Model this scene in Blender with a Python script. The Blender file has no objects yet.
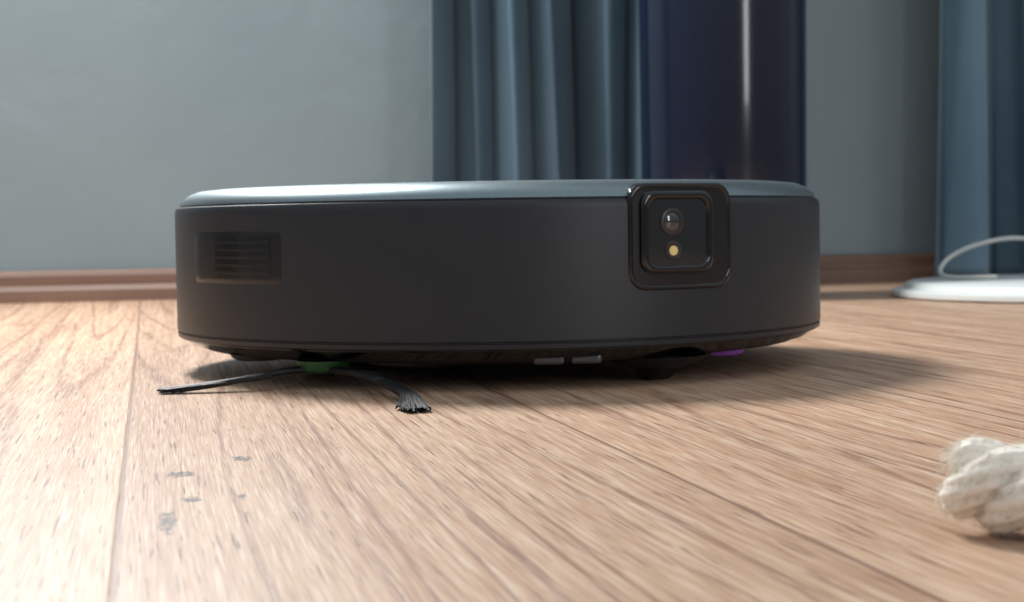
import bpy, bmesh, math, random
from mathutils import Matrix, Vector, Euler
random.seed(7)
sc=bpy.context.scene
try:
    sc.view_settings.view_transform='Standard'
except Exception: pass
YAW=math.radians(12)

# ---------------------------------------------------------------- helpers
def link(o,parent=None):
    sc.collection.objects.link(o)
    if parent: o.parent=parent
    return o
def empty(name,loc=(0,0,0)):
    e=bpy.data.objects.new(name,None); e.location=loc; e.empty_display_size=.02
    return link(e)
def mesh_obj(name,verts,faces,mat=None,parent=None,smooth=True,sharp=None):
    m=bpy.data.meshes.new(name); m.from_pydata([tuple(v) for v in verts],[],faces)
    bm=bmesh.new(); bm.from_mesh(m); bmesh.ops.recalc_face_normals(bm,faces=bm.faces); bm.to_mesh(m); bm.free()
    if smooth:
        for p in m.polygons: p.use_smooth=True
        if sharp is not None:
            try: m.set_sharp_from_angle(angle=math.radians(sharp))
            except Exception: pass
    if mat: m.materials.append(mat)
    return link(bpy.data.objects.new(name,m),parent)
def lathe(name,prof,mat,parent=None,seg=192,a0=0,a1=360,center=(0,0),sharp=35):
    full=abs(a1-a0)>=359.9
    n=seg if full else seg+1
    V=[];F=[]
    for i in range(n):
        a=math.radians(a0+(a1-a0)*i/seg)
        for r,z in prof:
            V.append((center[0]+r*math.sin(a),center[1]-r*math.cos(a),z))
    k=len(prof)
    for i in range(seg):
        j=(i+1)%n
        for t in range(k-1):
            F.append((i*k+t,j*k+t,j*k+t+1,i*k+t+1))
    o=mesh_obj(name,V,F,mat,parent,True,None)
    bm=bmesh.new(); bm.from_mesh(o.data); bmesh.ops.remove_doubles(bm,verts=bm.verts,dist=1e-6)
    bmesh.ops.recalc_face_normals(bm,faces=bm.faces); bm.to_mesh(o.data); bm.free()
    for p in o.data.polygons: p.use_smooth=True
    try: o.data.set_sharp_from_angle(angle=math.radians(sharp))
    except Exception: pass
    return o
def tube(name,pts,rad,mat,parent=None,seg=12,flat=1.0,cap=True):
    n=len(pts); V=[];F=[]
    if not isinstance(rad,(list,tuple)): rad=[rad]*n
    for i,p in enumerate(pts):
        t=(pts[min(i+1,n-1)]-pts[max(i-1,0)]).normalized()
        up=Vector((0,0,1)) if abs(t.z)<.95 else Vector((1,0,0))
        s=t.cross(up).normalized(); u=s.cross(t).normalized()
        for k in range(seg):
            a=2*math.pi*k/seg
            V.append(p+s*math.cos(a)*rad[i]+u*math.sin(a)*rad[i]*flat)
    for i in range(n-1):
        for k in range(seg):
            F.append((i*seg+k,i*seg+(k+1)%seg,(i+1)*seg+(k+1)%seg,(i+1)*seg+k))
    if cap:
        F.append(tuple(range(seg))); F.append(tuple((n-1)*seg+k for k in range(seg)))
    return mesh_obj(name,V,F,mat,parent)
def spline(ctrl,n):
    c=[Vector(p) for p in ctrl]; c=[c[0]*2-c[1]]+c+[c[-1]*2-c[-2]]
    out=[]; segs=len(c)-3
    for i in range(n):
        t=i/(n-1)*segs; k=min(int(t),segs-1); t-=k
        p0,p1,p2,p3=c[k:k+4]
        out.append(.5*((2*p1)+(p2-p0)*t+(2*p0-5*p1+4*p2-p3)*t*t+(3*p1-p0-3*p2+p3)*t**3))
    return out

class NT:
    def __init__(s,name):
        s.m=bpy.data.materials.new(name); s.m.use_nodes=True; s.t=s.m.node_tree
        s.b=s.t.nodes['Principled BSDF']
    def n(s,typ,**kw):
        x=s.t.nodes.new(typ)
        for k,v in kw.items():
            setattr(x,k,v)
        return x
    def l(s,a,b): s.t.links.new(a,b)
    def val(s,sock,v):
        if isinstance(v,bpy.types.NodeSocket): s.l(v,sock)
        else: sock.default_value=v
    def math(s,op,a,b=0.0,c=None,clamp=False):
        x=s.n('ShaderNodeMath',operation=op); x.use_clamp=clamp
        s.val(x.inputs[0],a); s.val(x.inputs[1],b)
        if c is not None: s.val(x.inputs[2],c)
        return x.outputs[0]
    def noise(s,vec,scale,detail=3,rough=.5,dist=0):
        x=s.n('ShaderNodeTexNoise'); s.l(vec,x.inputs['Vector']); x.inputs['Scale'].default_value=scale
        x.inputs['Detail'].default_value=detail; x.inputs['Roughness'].default_value=rough; x.inputs['Distortion'].default_value=dist
        return x.outputs[0]
    def maprange(s,v,a,b,c=0,d=1):
        x=s.n('ShaderNodeMapRange'); s.l(v,x.inputs[0])
        for i,q in enumerate((a,b,c,d)): x.inputs[i+1].default_value=q
        return x.outputs[0]
    def mix(s,f,a,b,mode='MIX'):
        x=s.n('ShaderNodeMix',data_type='RGBA',blend_type=mode)
        s.val(x.inputs[0],f); s.val(x.inputs[6],a); s.val(x.inputs[7],b)
        return x.outputs[2]
    def comb(s,x,y,z=0.0):
        c=s.n('ShaderNodeCombineXYZ'); s.val(c.inputs[0],x); s.val(c.inputs[1],y); s.val(c.inputs[2],z); return c.outputs[0]
    def obj(s):
        return s.n('ShaderNodeTexCoord').outputs['Object']
    def bump(s,h,strength=.2,dist=.001):
        x=s.n('ShaderNodeBump'); s.l(h,x.inputs['Height']); x.inputs['Strength'].default_value=strength; x.inputs['Distance'].default_value=dist
        s.l(x.outputs[0],s.b.inputs['Normal'])
def C(r,g,b): # srgb 0-255 -> linear
    f=lambda c:(c/255/12.92) if c/255<=.04045 else ((c/255+.055)/1.055)**2.4
    return (f(r),f(g),f(b),1)
def simple(name,col,rough=.5,metal=0,ns=60,var=.12,bump=.05,spec=.5,coat=0,emit=None,es=0):
    t=NT(name); o=t.obj()
    nz=t.noise(o,ns,3)
    f=t.maprange(nz,.3,.7,1-var,1+var)
    v=t.n('ShaderNodeVectorMath',operation='SCALE'); v.inputs[0].default_value=col[:3]; t.l(f,v.inputs['Scale'])
    t.l(v.outputs[0],t.b.inputs['Base Color'])
    t.b.inputs['Roughness'].default_value=rough; t.b.inputs['Metallic'].default_value=metal
    t.b.inputs['Specular IOR Level'].default_value=spec
    t.b.inputs['Coat Weight'].default_value=coat
    if emit: t.b.inputs['Emission Color'].default_value=emit; t.b.inputs['Emission Strength'].default_value=es
    if bump: t.bump(nz,bump,.0005)
    return t.m

# ---------------------------------------------------------------- materials
def mat_floor():
    t=NT('laminate_oak'); o=t.obj()
    s=t.n('ShaderNodeSeparateXYZ'); t.l(o,s.inputs[0]); u,w=s.outputs[0],s.outputs[1]
    PW=.158
    q=t.math('DIVIDE',t.math('ADD',u,.009),PW); idx=t.math('FLOOR',q); fr=t.math('FRACT',q)
    q2=t.math('MULTIPLY',q,2.0); idx2=t.math('FLOOR',q2)
    wn=t.n('ShaderNodeTexWhiteNoise',noise_dimensions='1D'); t.l(t.math('ADD',idx,3.37),wn.inputs['W']); rnd=wn.outputs[0]
    wn2=t.n('ShaderNodeTexWhiteNoise',noise_dimensions='1D'); t.l(t.math('ADD',idx2,11.3),wn2.inputs['W']); rnd2=wn2.outputs[0]
    off=t.math('MULTIPLY',rnd,7.0)
    bend=t.noise(t.comb(t.math('MULTIPLY',u,4),t.math('MULTIPLY',w,1.6),off),1.0,1)
    ub=t.math('ADD',u,t.math('MULTIPLY',t.math('SUBTRACT',bend,.5),.012))
    fib=t.noise(t.comb(t.math('MULTIPLY',ub,2100),t.math('MULTIPLY',w,34),off),1.0,2,.5)
    fib2=t.noise(t.comb(t.math('MULTIPLY',ub,520),t.math('MULTIPLY',w,8),off),1.0,4,.6)
    fib3=t.noise(t.comb(t.math('MULTIPLY',ub,60),t.math('MULTIPLY',w,1.4),off),1.0,3,.5)
    big=t.noise(t.comb(t.math('MULTIPLY',u,9),t.math('MULTIPLY',w,3),off),1.0,2)
    ring=t.math('SINE',t.math('MULTIPLY',t.noise(t.comb(t.math('MULTIPLY',u,16),t.math('MULTIPLY',w,.45),off),1.0,1,.4),80))
    ringm=t.maprange(ring,.7,1.0)
    col=t.mix(t.maprange(fib2,.34,.66),C(218,187,158),C(176,137,108))
    col=t.mix(t.math('MULTIPLY',t.maprange(fib3,.42,.68),.5),col,C(166,120,90))
    col=t.mix(t.math('MULTIPLY',t.math('MULTIPLY',ringm,t.maprange(fib2,.3,.55)),.65),col,C(124,80,60))
    col=t.mix(t.math('MULTIPLY',t.maprange(fib,.53,.70),.55),col,C(130,92,70))
    col=t.mix(t.math('MULTIPLY',t.maprange(fib,.47,.31),.55),col,C(238,219,198))
    pore=t.noise(t.comb(t.math('MULTIPLY',ub,900),t.math('MULTIPLY',w,26),t.math('ADD',off,5.5)),1.0,2,.5)
    porem=t.maprange(pore,.64,.69)
    col=t.mix(t.math('MULTIPLY',porem,.75),col,C(92,60,46))
    kn=t.noise(t.comb(t.math('MULTIPLY',u,95),t.math('MULTIPLY',w,38),t.math('ADD',off,9.1)),1.0,3,.6,.6)
    knm=t.maprange(kn,.735,.78)
    spots=None
    for (su,sw,ru,rw) in ((.008,.525,.0050,.008),(.028,.555,.0036,.008),(.003,.44,.0024,.020),(.024,.475,.0015,.006),(.010,.475,.003,.006)):
        a=t.math('DIVIDE',t.math('SUBTRACT',u,su),ru); b=t.math('DIVIDE',t.math('SUBTRACT',w,sw),rw)
        d=t.math('ADD',t.math('ADD',t.math('MULTIPLY',a,a),t.math('MULTIPLY',b,b)),t.math('MULTIPLY',t.math('SUBTRACT',t.noise(t.comb(t.math('MULTIPLY',u,500),t.math('MULTIPLY',w,200)),1.0,3),.5),3.8))
        k=t.maprange(d,.9,.2)
        spots=k if spots is None else t.math('MAXIMUM',spots,k)
    col=t.mix(t.math('MULTIPLY',t.math('MAXIMUM',knm,spots),.9),col,C(66,48,50))
    hv=t.n('ShaderNodeHueSaturation'); t.l(col,hv.inputs['Color'])
    t.l(t.math('ADD',.80,t.math('ADD',t.math('MULTIPLY',rnd,.14),t.math('ADD',t.math('MULTIPLY',rnd2,.06),t.math('MULTIPLY',t.maprange(big,.3,.7),.08)))),hv.inputs['Value']); hv.inputs['Saturation'].default_value=1.02
    col=hv.outputs[0]
    e=t.math('MULTIPLY',t.math('MINIMUM',fr,t.math('SUBTRACT',1.0,fr)),PW)
    seam=t.maprange(e,.0012,.0004)
    fr2=t.math('FRACT',q2); e2=t.math('MULTIPLY',t.math('MINIMUM',fr2,t.math('SUBTRACT',1.0,fr2)),PW/2)
    seam2=t.math('MULTIPLY',t.maprange(e2,.0012,.0003),.6)
    wl=t.math('DIVIDE',t.math('ADD',t.math('ADD',w,.30),t.math('MULTIPLY',rnd,1.25)),1.29); wf=t.math('FRACT',wl)
    e3=t.math('MULTIPLY',t.math('MINIMUM',wf,t.math('SUBTRACT',1.0,wf)),1.29)
    seam3=t.maprange(e3,.0009,.0003)
    sm=t.math('MAXIMUM',t.math('MAXIMUM',seam,seam3),seam2)
    col=t.mix(t.math('MULTIPLY',sm,.68),col,C(100,64,50))
    t.l(col,t.b.inputs['Base Color'])
    t.l(t.maprange(fib2,.3,.7,.34,.46),t.b.inputs['Roughness'])
    t.b.inputs['Specular IOR Level'].default_value=.5
    h=t.math('SUBTRACT',t.math('MULTIPLY',fib,.2),t.math('ADD',sm,t.math('MULTIPLY',porem,.3)))
    t.bump(h,.3,.0005)
    return t.m
def mat_wall():
    t=NT('wall_paint'); o=t.obj()
    a=t.noise(o,2.2,4); b=t.noise(o,60,4,.6)
    col=t.mix(t.maprange(a,.3,.7),C(128,146,153),C(142,157,163))
    t.l(col,t.b.inputs['Base Color']); t.b.inputs['Roughness'].default_value=.6
    h=t.math('ADD',t.math('MULTIPLY',b,.12),t.noise(o,9,3,.5,.8))
    t.bump(h,.18,.01)
    return t.m
def mat_cloth(name,c1,c2):
    t=NT(name); o=t.obj()
    w1=t.noise(o,5,3); fine=t.noise(o,900,2)
    col=t.mix(t.maprange(w1,.35,.65),c1,c2)
    t.l(col,t.b.inputs['Base Color']); t.b.inputs['Roughness'].default_value=.75
    t.b.inputs['Sheen Weight'].default_value=.15
    t.bump(fine,.3,.0005); return t.m
def mat_skirt():
    t=NT('skirting_wood'); o=t.obj(); s=t.n('ShaderNodeSeparateXYZ'); t.l(o,s.inputs[0])
    nz=t.noise(t.comb(t.math('MULTIPLY',s.outputs[0],3),t.math('MULTIPLY',s.outputs[1],100),t.math('MULTIPLY',s.outputs[2],160)),1,4)
    t.l(t.mix(t.maprange(nz,.3,.7),C(140,112,96),C(112,86,73)),t.b.inputs['Base Color']); t.b.inputs['Roughness'].default_value=.5
    return t.m
M_floor=mat_floor(); M_wall=mat_wall(); M_skirt=mat_skirt()
M_curt=mat_cloth('curtain_fabric',C(68,96,114),C(82,110,126))
M_bumper=simple('graphite_bumper',C(29,33,39),.38,0,2500,.12,.2,.5)
M_body=simple('graphite_body',C(28,30,35),.45,0,2500,.1,.1)
M_silver=simple('anodised_rim',C(122,136,141),.38,.85,300,.04,.03)
M_top=simple('graphite_lid',C(56,60,62),.45,.6,300,.04,.03)
M_gloss=simple('black_gloss_plastic',C(8,8,10),.12,0,100,.05,0,.5,.2)
M_panel=simple('black_satin_panel',C(18,18,21),.25,0,100,.05,0,.5,0)
M_glass=simple('tinted_glass',C(24,26,29),.08,0,100,.05,0,.6,.5)
M_sens=simple('smoked_window',C(19,20,25),.2,0,40,.05,0,.5)
M_dark=simple('under_plastic',C(13,13,15),.5,0,200,.1,.05)
M_lens=simple('lens_ring',C(54,51,50),.3,.3,100,.05,0)
M_lensg=simple('lens_glass',C(14,15,20),.05,0,100,.05,0,.8,1)
M_led=simple('led_lamp',C(205,180,120),.3,0,100,.1,0,.5,0,C(255,220,150),.15)
M_green=simple('green_rubber',C(38,84,42),.5,0,100,.1,.05)
M_rub=simple('black_rubber',C(12,12,13),.55,0,300,.1,.1)
M_clear=simple('grey_clip',C(84,86,90),.25,.4,100,.1,0)
M_purple=simple('cliff_lens_glint',C(94,60,110),.15,0,100,.1,0,.5,0,C(190,100,230),.08)  # sensor's purple glint put into the lens colour and a weak emission
M_navy=simple('navy_glaze',C(12,20,42),.16,0,6,.1,0,.5,.35)
M_white=simple('white_plastic',C(214,219,217),.4,0,50,.03,0)
M_cord=simple('white_cord',C(205,205,200),.5,0,50,.03,0)
M_shade=mat_cloth('linen_shade',C(215,210,198),C(225,220,208))
M_rope=simple('cotton_rope',C(244,238,226),.85,0,900,.06,.3)
M_metal=simple('brushed_steel',C(150,150,152),.35,.9,80,.05,0)

# ---------------------------------------------------------------- room (axes yawed 12deg)
def room_obj(o): o.rotation_euler=(0,0,YAW); return o
WALL=1.853
def box(name,x0,x1,y0,y1,z0,z1,mat,parent=None,bev=0):
    V=[(x,y,z) for x in (x0,x1) for y in (y0,y1) for z in (z0,z1)]
    F=[(0,1,3,2),(4,6,7,5),(0,4,5,1),(2,3,7,6),(0,2,6,4),(1,5,7,3)]
    o=mesh_obj(name,V,F,mat,parent,False)
    if bev:
        m=o.modifiers.new('b','BEVEL'); m.width=bev; m.segments=3
    return o
room_obj(box('floor',-2.6,2.8,-2.2,WALL+.1,-.03,0,M_floor))
room_obj(box('wall_back',-2.6,2.8,WALL,WALL+.1,0,2.5,M_wall))
prof=[(0,0),(-.017,0),(-.017,.012),(-.0145,.016),(-.012,.0175),(-.012,.027),(-.010,.031),(-.006,.033),(0,.033)]
V=[];F=[]
for x in (-2.6,2.8):
    for y,z in prof: V.append((x,WALL+y,z))
k=len(prof)
for i in range(k): F.append((i,(i+1)%k,k+(i+1)%k,k+i))
F.append(tuple(range(k))); F.append(tuple(range(k,2*k)))
room_obj(mesh_obj('baseboard_back',V,F,M_skirt,None,False))

# curtains
def curtain(name,u0,u1,period,amp,seed,w0=1.775):
    rnd=random.Random(seed)
    nu=int((u1-u0)/.0020); nz=26; V=[];F=[]
    ph=[rnd.uniform(0,6.28) for _ in range(6)]
    zs=[.006+2.2*(j/nz)**1.6 for j in range(nz+1)]
    for j in range(nz+1):
        z=zs[j]
        for i in range(nu+1):
            u=u0+(u1-u0)*i/nu; x=u-u0
            p=x/period*2*math.pi+1.1*math.sin(x/period*1.7+ph[0])+.25*math.sin(z*3+ph[1])
            y=amp*(math.sin(p)*.8+.22*math.sin(2*p+ph[2]))+amp*.35*math.sin(p*.37+ph[3])
            y*=1-.12*math.sin(z*2+x*9)
            V.append((u+.008*math.sin(2*p+z*1.5)+.005*math.sin(z*4+x*20),w0+y,z))
    for j in range(nz):
        for i in range(nu):
            a=j*(nu+1)+i; F.append((a,a+1,a+nu+2,a+nu+1))
    o=mesh_obj(name,V,F,M_curt); m=o.modifiers.new('t','SOLIDIFY'); m.thickness=.0015
    return room_obj(o)
curtain('curtain',.293,.60,.050,.036,5)
curtain('curtain',.862,1.30,.060,.028,9)
rod=empty('curtain_rod'); room_obj(rod)
tube('rod',[Vector((.1,1.775,2.23)),Vector((1.5,1.775,2.23))],.012,M_metal,rod)
for x in (.15,.75,1.45):
    tube('bracket',[Vector((x,1.775,2.23)),Vector((x,1.853,2.23))],.008,M_metal,rod)

vase=empty('floor_vase',(.2035,1.63,0))
lathe('vase_body',[(0,.0),(.068,0),(.074,.004),(.0775,.03),(.0785,.2),(.0795,.4),(.081,.6),(.083,.66),(.083,.668),(.079,.668),(.077,.6),(.074,.06),(0,.05)],M_navy,vase,96)

lamp=empty('floor_lamp',(.548,1.585,0))
lathe('base',[(0,0),(.186,0),(.19,.002),(.19,.006),(.187,.008),(.180,.0085),(.178,.0125),(.174,.0145),(.05,.0165),(.012,.018),(0,.018)],M_white,lamp,128)
tube('pole',[Vector((0.03,0,.0)),Vector((0.03,0,1.5))],.009,M_white,lamp)
lathe('shade',[(.13,1.28),(.17,1.28),(.12,1.55),(.118,1.55),(.168,1.282)],M_shade,lamp,64)
cp=spline([(.02,.06,.02),(-.02,.07,.045),(-.06,.07,.053),(-.10,.07,.046),(-.128,.065,.032),(-.138,.03,.0185),(-.10,-.01,.0185)],60)
tube('power_cord',cp,.0022,M_cord,lamp)

# ---------------------------------------------------------------- robot vacuum
RC=(-.007,.92)
rv=empty('robot_vacuum',(RC[0],RC[1],0))
lathe('chassis',[(0,.011),(.146,.011),(.156,.0125),(.164,.0165),(.1685,.020),(.1688,.0225),(.1688,.0825),(.1680,.0846),(.1655,.0852)],M_body,rv)
lathe('top_rim',[(.1676,.0848),(.1684,.0860),(.1676,.0880),(.1630,.0915),(.1585,.0931),(.152,.0938),(.146,.0935),(.145,.0925)],M_silver,rv,sharp=50)
lathe('lid',[(.145,.092),(.1445,.0932),(.085,.0936),(.0845,.0928),(.0835,.0928),(.083,.0937),(0,.0937)],M_top,rv)
bp=[(.1660,.0188),(.1690,.0184),(.1702,.0192),(.1704,.0212),(.1697,.0216),(.1697,.0220),(.1706,.0225),(.1706,.0812),(.1703,.0836),(.1696,.0848),(.1680,.0853)]
lathe('bumper',bp,M_bumper,rv,220,-81,141)
for nm,a in (('bumper_end',-81),('bumper_end',141)):
    ar=math.radians(a)
    V=[(r*math.sin(ar),-r*math.cos(ar),z) for r,z in bp]
    mesh_obj(nm,V,[tuple(range(len(V)))],M_body,rv,False)
lathe('lower_lip',[(.150,.0118),(.163,.0148),(.1672,.0178),(.1675,.0190)],M_gloss,rv,220,-81,141)

def rr_loop(hw,hh,cr,n=8):
    P=[]
    for cx,cz,a0 in ((hw-cr,hh-cr,0),(-hw+cr,hh-cr,90),(-hw+cr,-hh+cr,180),(hw-cr,-hh+cr,270)):
        for i in range(n+1):
            a=math.radians(a0+90*i/n); P.append((cx+cr*math.cos(a),cz+cr*math.sin(a)))
    out=[]
    for i,p in enumerate(P):
        q=P[(i+1)%len(P)]; out.append(p)
        L=math.hypot(q[0]-p[0],q[1]-p[1]); m=int(L/.004)
        for j in range(1,m): out.append((p[0]+(q[0]-p[0])*j/m,p[1]+(q[1]-p[1])*j/m))
    return out
def patch(name,theta,zc,hw,hh,cr,layers,mat,cap=True,s0=0,R0=None):
    base=rr_loop(hw,hh,cr); V=[];F=[];n=len(base)
    def put(s,z,r):
        a=math.radians(theta)+(s+s0)/.17
        return (r*math.sin(a),-r*math.cos(a),z+zc)
    rings=0
    for ins,r in layers:
        for (s,z) in base:
            V.append(put(s*(hw-ins)/hw,z*(hh-ins)/hh,r))
        rings+=1
    if cap:
        ins,r=layers[-1]; k=6
        for j in range(1,k):
            f=1-j/k
            for (s,z) in base: V.append(put(s*(hw-ins)/hw*f,z*(hh-ins)/hh*f,r))
            rings+=1
        V.append(put(0,0,r))
    for j in range(rings-1):
        for i in range(n):
            F.append((j*n+i,j*n+(i+1)%n,(j+1)*n+(i+1)%n,(j+1)*n+i))
    if cap:
        c=len(V)-1
        for i in range(n): F.append(((rings-1)*n+i,(rings-1)*n+(i+1)%n,c))
    return mesh_obj(name,V,F,mat,rv,True,40)
TH=29.8
patch('camera_surround',TH,.0676,.0283,.0240,.0085,[(0,.150),(0,.1708),(.0004,.1713),(.0010,.1715),(.0017,.1714),(.0022,.1709)],M_gloss,False)
patch('camera_panel',TH,.0676,.0264,.0221,.0075,[(0,.1700),(0,.1710)],M_panel,True)
patch('camera_frame',TH,.0695,.0192,.0185,.0062,[(0,.1705),(0,.1724),(.0006,.1731),(.0018,.1733),(.0030,.1731),(.0036,.1724),(.0038,.1716)],M_gloss,False,-.0034)
patch('camera_window',TH,.0695,.0160,.0153,.0036,[(0,.1700),(0,.1720)],M_glass,True,-.0034)
def disc(name,theta,s,z,r,h,mat,R=.1720,prof=None):
    a=math.radians(theta)+s/.17
    nrm=Vector((math.sin(a),-math.cos(a),0)); t=Vector((math.cos(a),math.sin(a),0)); up=Vector((0,0,1))
    c=nrm*R+up*z; prof=prof or [(r,0),(r,h*.8),(r*.92,h),(0,h)]
    V=[];F=[];n=32
    for pr,ph in prof:
        for i in range(n):
            b=2*math.pi*i/n; V.append(c+t*pr*math.cos(b)+up*pr*math.sin(b)+nrm*ph)
    for j in range(len(prof)-1):
        for i in range(n): F.append((j*n+i,j*n+(i+1)%n,(j+1)*n+(i+1)%n,(j+1)*n+i))
    return mesh_obj(name,V,F,mat,rv,True,40)
disc('camera_lens_ring',TH,-.0068,.0742,.0060,.0006,M_lens,prof=[(.0062,-.001),(.0062,.0003),(.0058,.0006),(.0044,.0006),(.0038,0)])
disc('camera_lens',TH,-.0068,.0742,.0040,.0008,M_lensg,prof=[(.0040,-.0005),(.0040,.0002),(.0030,.0006),(.0015,.0009),(0,.001)])
disc('led_light',TH,-.0064,.0612,.0022,.0008,M_led)
disc('led_bezel',TH,-.0064,.0612,.004,.0004,M_lens,prof=[(.0044,-.001),(.0044,.0003),(.0040,.0006),(.0024,.0004)])
patch('side_sensor_window',-47.5,.0605,.0365,.0122,.003,[(0,.1690),(0,.17065),(.0004,.17075)],M_sens,True)
patch('side_sensor_insert',-44.5,.0605,.0215,.0098,.0015,[(0,.1690),(0,.17080)],M_gloss,True)
for i in range(5):
    patch('sensor_rib',-44.5,.0605+(i-2)*.0036,.0205,.0006,.0004,[(0,.1700),(0,.17095)],M_sens,True)

def wheel(name,x,y,r,wd,ang):
    P=[(0,-wd/2),(r*.8,-wd/2),(r,-wd*.3),(r,wd*.3),(r*.8,wd/2),(0,wd/2)]
    o=lathe(name,P,M_rub,rv,40); o.location=(x,y,r); o.rotation_euler=(math.pi/2,0,ang); return o
h=math.radians(30)
side=Vector((math.cos(h),math.sin(h)))
for sgn in (-1,1):
    p=side*sgn*.105
    wheel('drive_wheel',p.x,p.y,.030,.018,h+math.pi/2)
wheel('caster_wheel',.074,-.118,.0135,.016,h+math.pi/2)
lathe('caster_housing',[(0,.006),(.012,.006),(.021,.009),(.024,.012)],M_dark,rv,40,center=(.074,-.118))
box('front_contact',.016,.030,-.1585,-.150,.0110,.0155,M_clear,rv,.0015)
box('front_contact',.033,.047,-.1560,-.148,.0110,.0155,M_clear,rv,.0015)
lathe('cliff_sensor',[(0,.0095),(.006,.0095),(.0085,.0108),(.009,.0125)],M_purple,rv,32,center=(.110,-.096))
lathe('cliff_sensor',[(0,.0095),(.010,.0095),(.013,.0112),(.014,.0128)],M_clear,rv,32,center=(-.118,-.083))
lathe('suction_housing',[(0,.0045),(.055,.0045),(.065,.007),(.07,.012)],M_dark,rv,48,center=(.0,.01))
hub=Vector((-.081,-.128,.0))
lathe('brush_hub',[(0,.0065),(.007,.0065),(.011,.0080),(.0125,.011),(.0125,.0125)],M_green,rv,40,center=(hub.x,hub.y))
tips=[(-.152,-.150,.0012),(-.031,-.246,.0012),(-.02,-.075,.0012)]
for i,tp in enumerate(tips):
    a=Vector((hub.x,hub.y,.0085)); b=Vector(tp); d=b-a; perp=Vector((-d.y,d.x,0)).normalized()
    bow=.004 if i!=1 else .010
    pts=spline([a,a+d*.22+Vector((0,0,.0015))+perp*bow*.6,a+d*.42+perp*bow+Vector((0,0,.001))],14)
    tube('brush_arm',pts,[.0038-.0010*k/13 for k in range(14)],M_rub,rv,12,.5)
    V=[];F=[]
    rnd=random.Random(i)
    for k in range(90):
        sp=rnd.uniform(-1,1); L=rnd.uniform(.90,1.03)
        s0=a+d*.34+perp*(bow+sp*.0022)+Vector((0,0,.001+rnd.uniform(-.0012,.0012)))
        s1=a+d*.68+perp*(bow+sp*.0034)+Vector((0,0,rnd.uniform(-.0008,.0012)))
        s2=a+d*L+perp*(sp*.0050); s2.z=max(.0006,b.z+rnd.uniform(-.0004,.0010))
        pp=spline([s0,s1,s2],9)
        b0=len(V)
        for q in pp:
            for c in range(4):
                an=c*math.pi/2; V.append(q+perp*math.cos(an)*.00042+Vector((0,0,1))*math.sin(an)*.00042)
        for q in range(8):
            for c in range(4): F.append((b0+q*4+c,b0+q*4+(c+1)%4,b0+q*4+4+(c+1)%4,b0+q*4+4+c))
    mesh_obj('brush_bristles',V,F,M_rub,rv)

# ---------------------------------------------------------------- cotton rope toy
rt=empty('rope_toy',(.15,.40,0))
O=Vector((.15,.40,0))
path=spline([Vector(p)-O for p in ((.1055,.402,.0120),(.113,.394,.0114),(.125,.385,.0108),(.147,.380,.0106),(.180,.390,.0106),(.22,.41,.0106))],300)
rnd=random.Random(4)
def frame(i):
    t=(path[min(i+1,len(path)-1)]-path[max(i-1,0)]).normalized()
    s=t.cross(Vector((0,0,1))).normalized(); return t,s,s.cross(t).normalized()
ST=3
L=[0]
for i in range(1,len(path)): L.append(L[-1]+(path[i]-path[i-1]).length)
strands=[]
for k in range(ST):
    V=[];F=[];seg=48;cen=[];rad=[]
    for i,p in enumerate(path):
        t,s,u=frame(i); a=2*math.pi*k/ST+L[i]*2*math.pi/.038+.9
        taper=(min(1,(L[i]+.0006)/.004))**.5
        cen.append(p+(s*math.cos(a)+u*math.sin(a))*.0053*(.7+.3*taper))
        rad.append(.0051*taper)
    for i,c in enumerate(cen):
        t=(cen[min(i+1,len(cen)-1)]-cen[max(i-1,0)]).normalized()
        s=t.cross(Vector((0,0,1))).normalized(); u=s.cross(t)
        for q in range(seg):
            b=2*math.pi*q/seg; yarn=.90+.16*abs(math.sin(b*4+L[i]*260))
            dirv=s*math.cos(b)+u*math.sin(b)
            v=c+dirv*rad[i]*yarn
            if v.z<.0004: v.z=.0004
            V.append(v)
        strands.append((c,t,s,u,rad[i]))
    for i in range(len(cen)-1):
        for q in range(seg): F.append((i*seg+q,i*seg+(q+1)%seg,(i+1)*seg+(q+1)%seg,(i+1)*seg+q))
    F.append(tuple(range(seg))); F.append(tuple((len(cen)-1)*seg+q for q in range(seg)))
    mesh_obj('rope_strand',V,F,M_rope,rt)
V=[];F=[]
def hair(pts,r):
    b0=len(V)
    for i,p in enumerate(pts):
        t=(pts[min(i+1,len(pts)-1)]-pts[max(i-1,0)]).normalized()
        sd=t.orthogonal().normalized(); sd2=t.cross(sd)
        rr=r*(1 if i<len(pts)-1 else .4)
        V.extend([p+sd*rr,p+(sd2*.87-sd*.5)*rr,p+(-sd2*.87-sd*.5)*rr])
    for q in range(len(pts)-1):
        for c in range(3): F.append((b0+q*3+c,b0+q*3+(c+1)%3,b0+q*3+3+(c+1)%3,b0+q*3+3+c))
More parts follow.
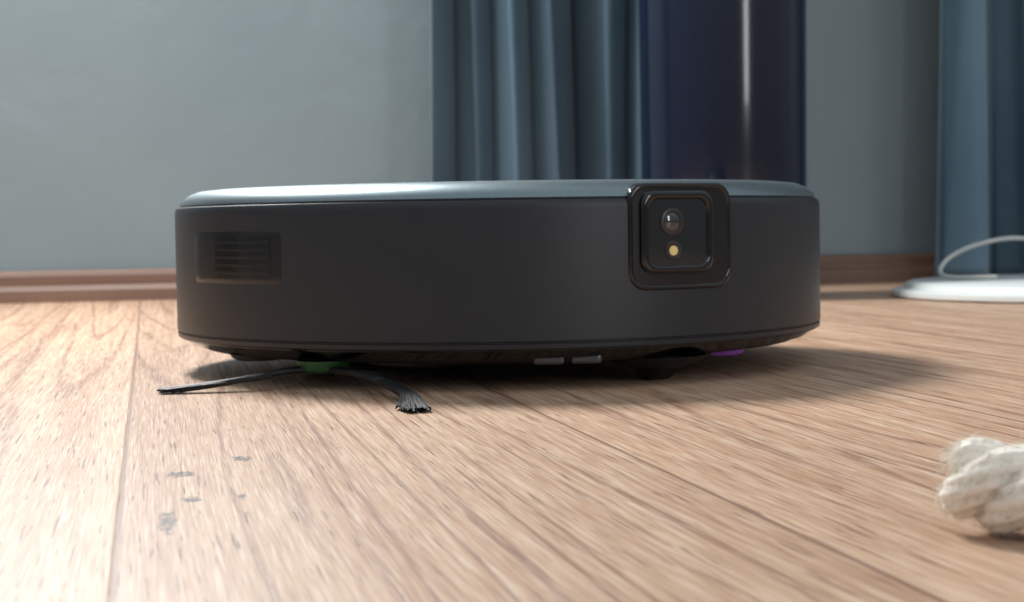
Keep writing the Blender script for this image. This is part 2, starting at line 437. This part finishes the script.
for k in range(8000):
    c,t,s,u,r=strands[rnd.randrange(len(strands))]
    if r<.002 and rnd.random()<.5: continue
    b=rnd.uniform(0,6.283); dv=s*math.cos(b)+u*math.sin(b); tw=dv.cross(t)
    kind=rnd.random()
    if kind<.55:   # lying fibres
        sg=rnd.choice((-1,1)); ln=rnd.uniform(.003,.006); d=(t*sg+tw*sg*.45+Vector((rnd.gauss(0,.12),rnd.gauss(0,.12),rnd.gauss(0,.12)))).normalized()
        p0=c+dv*r*1.0; p1=p0+d*ln*.5+dv*.0001; p2=p1+d*ln*.5-dv*rnd.uniform(-.0003,.0010); rad=.00010
    else:
        ln=rnd.uniform(.001,.0035) if rnd.random()<.93 else rnd.uniform(.004,.011)
        d=(dv*.7+t*rnd.gauss(0,.8)+Vector((rnd.gauss(0,.5),rnd.gauss(0,.5),rnd.gauss(0,.5)))).normalized()
        d2=(d+Vector((rnd.gauss(0,.7),rnd.gauss(0,.7),rnd.gauss(0,.7)))).normalized()
        p0=c+dv*r*.95; p1=p0+d*ln*.5; p2=p1+d2*ln*.5; rad=.00006
    if min(p0.z,p1.z,p2.z)<.0004: continue
    hair([p0,p1,p2],rad)
mesh_obj('fuzz_fibres',V,F,M_rope,rt)

# ---------------------------------------------------------------- light
def area(name,loc,target,sx,sy,power,col=(1,1,1)):
    l=bpy.data.lights.new(name,'AREA'); l.shape='RECTANGLE'; l.size=sx; l.size_y=sy; l.energy=power; l.color=col
    o=bpy.data.objects.new(name,l); o.location=loc
    o.rotation_euler=(Vector(target)-Vector(loc)).to_track_quat('-Z','Y').to_euler(); link(o); return o
area('window_light',(-.48,1.52,1.02),(-.05,.20,0),.34,.34,34,(.99,.985,.975))
area('side_window_light',(1.45,-1.05,.75),(.2,1.7,.3),.30,.9,7.0,(.95,.97,1))
w=bpy.data.worlds.new('world'); sc.world=w; w.use_nodes=True
bg=w.node_tree.nodes['Background']
tc=w.node_tree.nodes.new('ShaderNodeTexCoord'); sp=w.node_tree.nodes.new('ShaderNodeSeparateXYZ'); cr=w.node_tree.nodes.new('ShaderNodeValToRGB')
w.node_tree.links.new(tc.outputs['Generated'],sp.inputs[0])
ma=w.node_tree.nodes.new('ShaderNodeMapRange'); ma.inputs[1].default_value=-1; ma.inputs[2].default_value=1
w.node_tree.links.new(sp.outputs[2],ma.inputs[0]); w.node_tree.links.new(ma.outputs[0],cr.inputs[0]); w.node_tree.links.new(cr.outputs[0],bg.inputs[0])
cr.color_ramp.elements[0].position=.45; cr.color_ramp.elements[0].color=(.14,.145,.155,1)
cr.color_ramp.elements[1].position=.85; cr.color_ramp.elements[1].color=(.72,.80,.88,1)
bg.inputs[1].default_value=.85

# ---------------------------------------------------------------- camera
cam=bpy.data.cameras.new('camera'); co=bpy.data.objects.new('camera',cam); link(co)
cam.sensor_width=36; cam.lens=60.0; cam.clip_start=.01
pitch=math.atan(77/1706); roll=math.radians(.9)
M=Matrix.Translation((0,0,.0743))@Euler((math.pi/2-pitch,0,0)).to_matrix().to_4x4()@Matrix.Rotation(-roll,4,'Z')
co.matrix_world=M
cam.dof.use_dof=True; cam.dof.focus_distance=.62; cam.dof.aperture_fstop=26
sc.camera=co
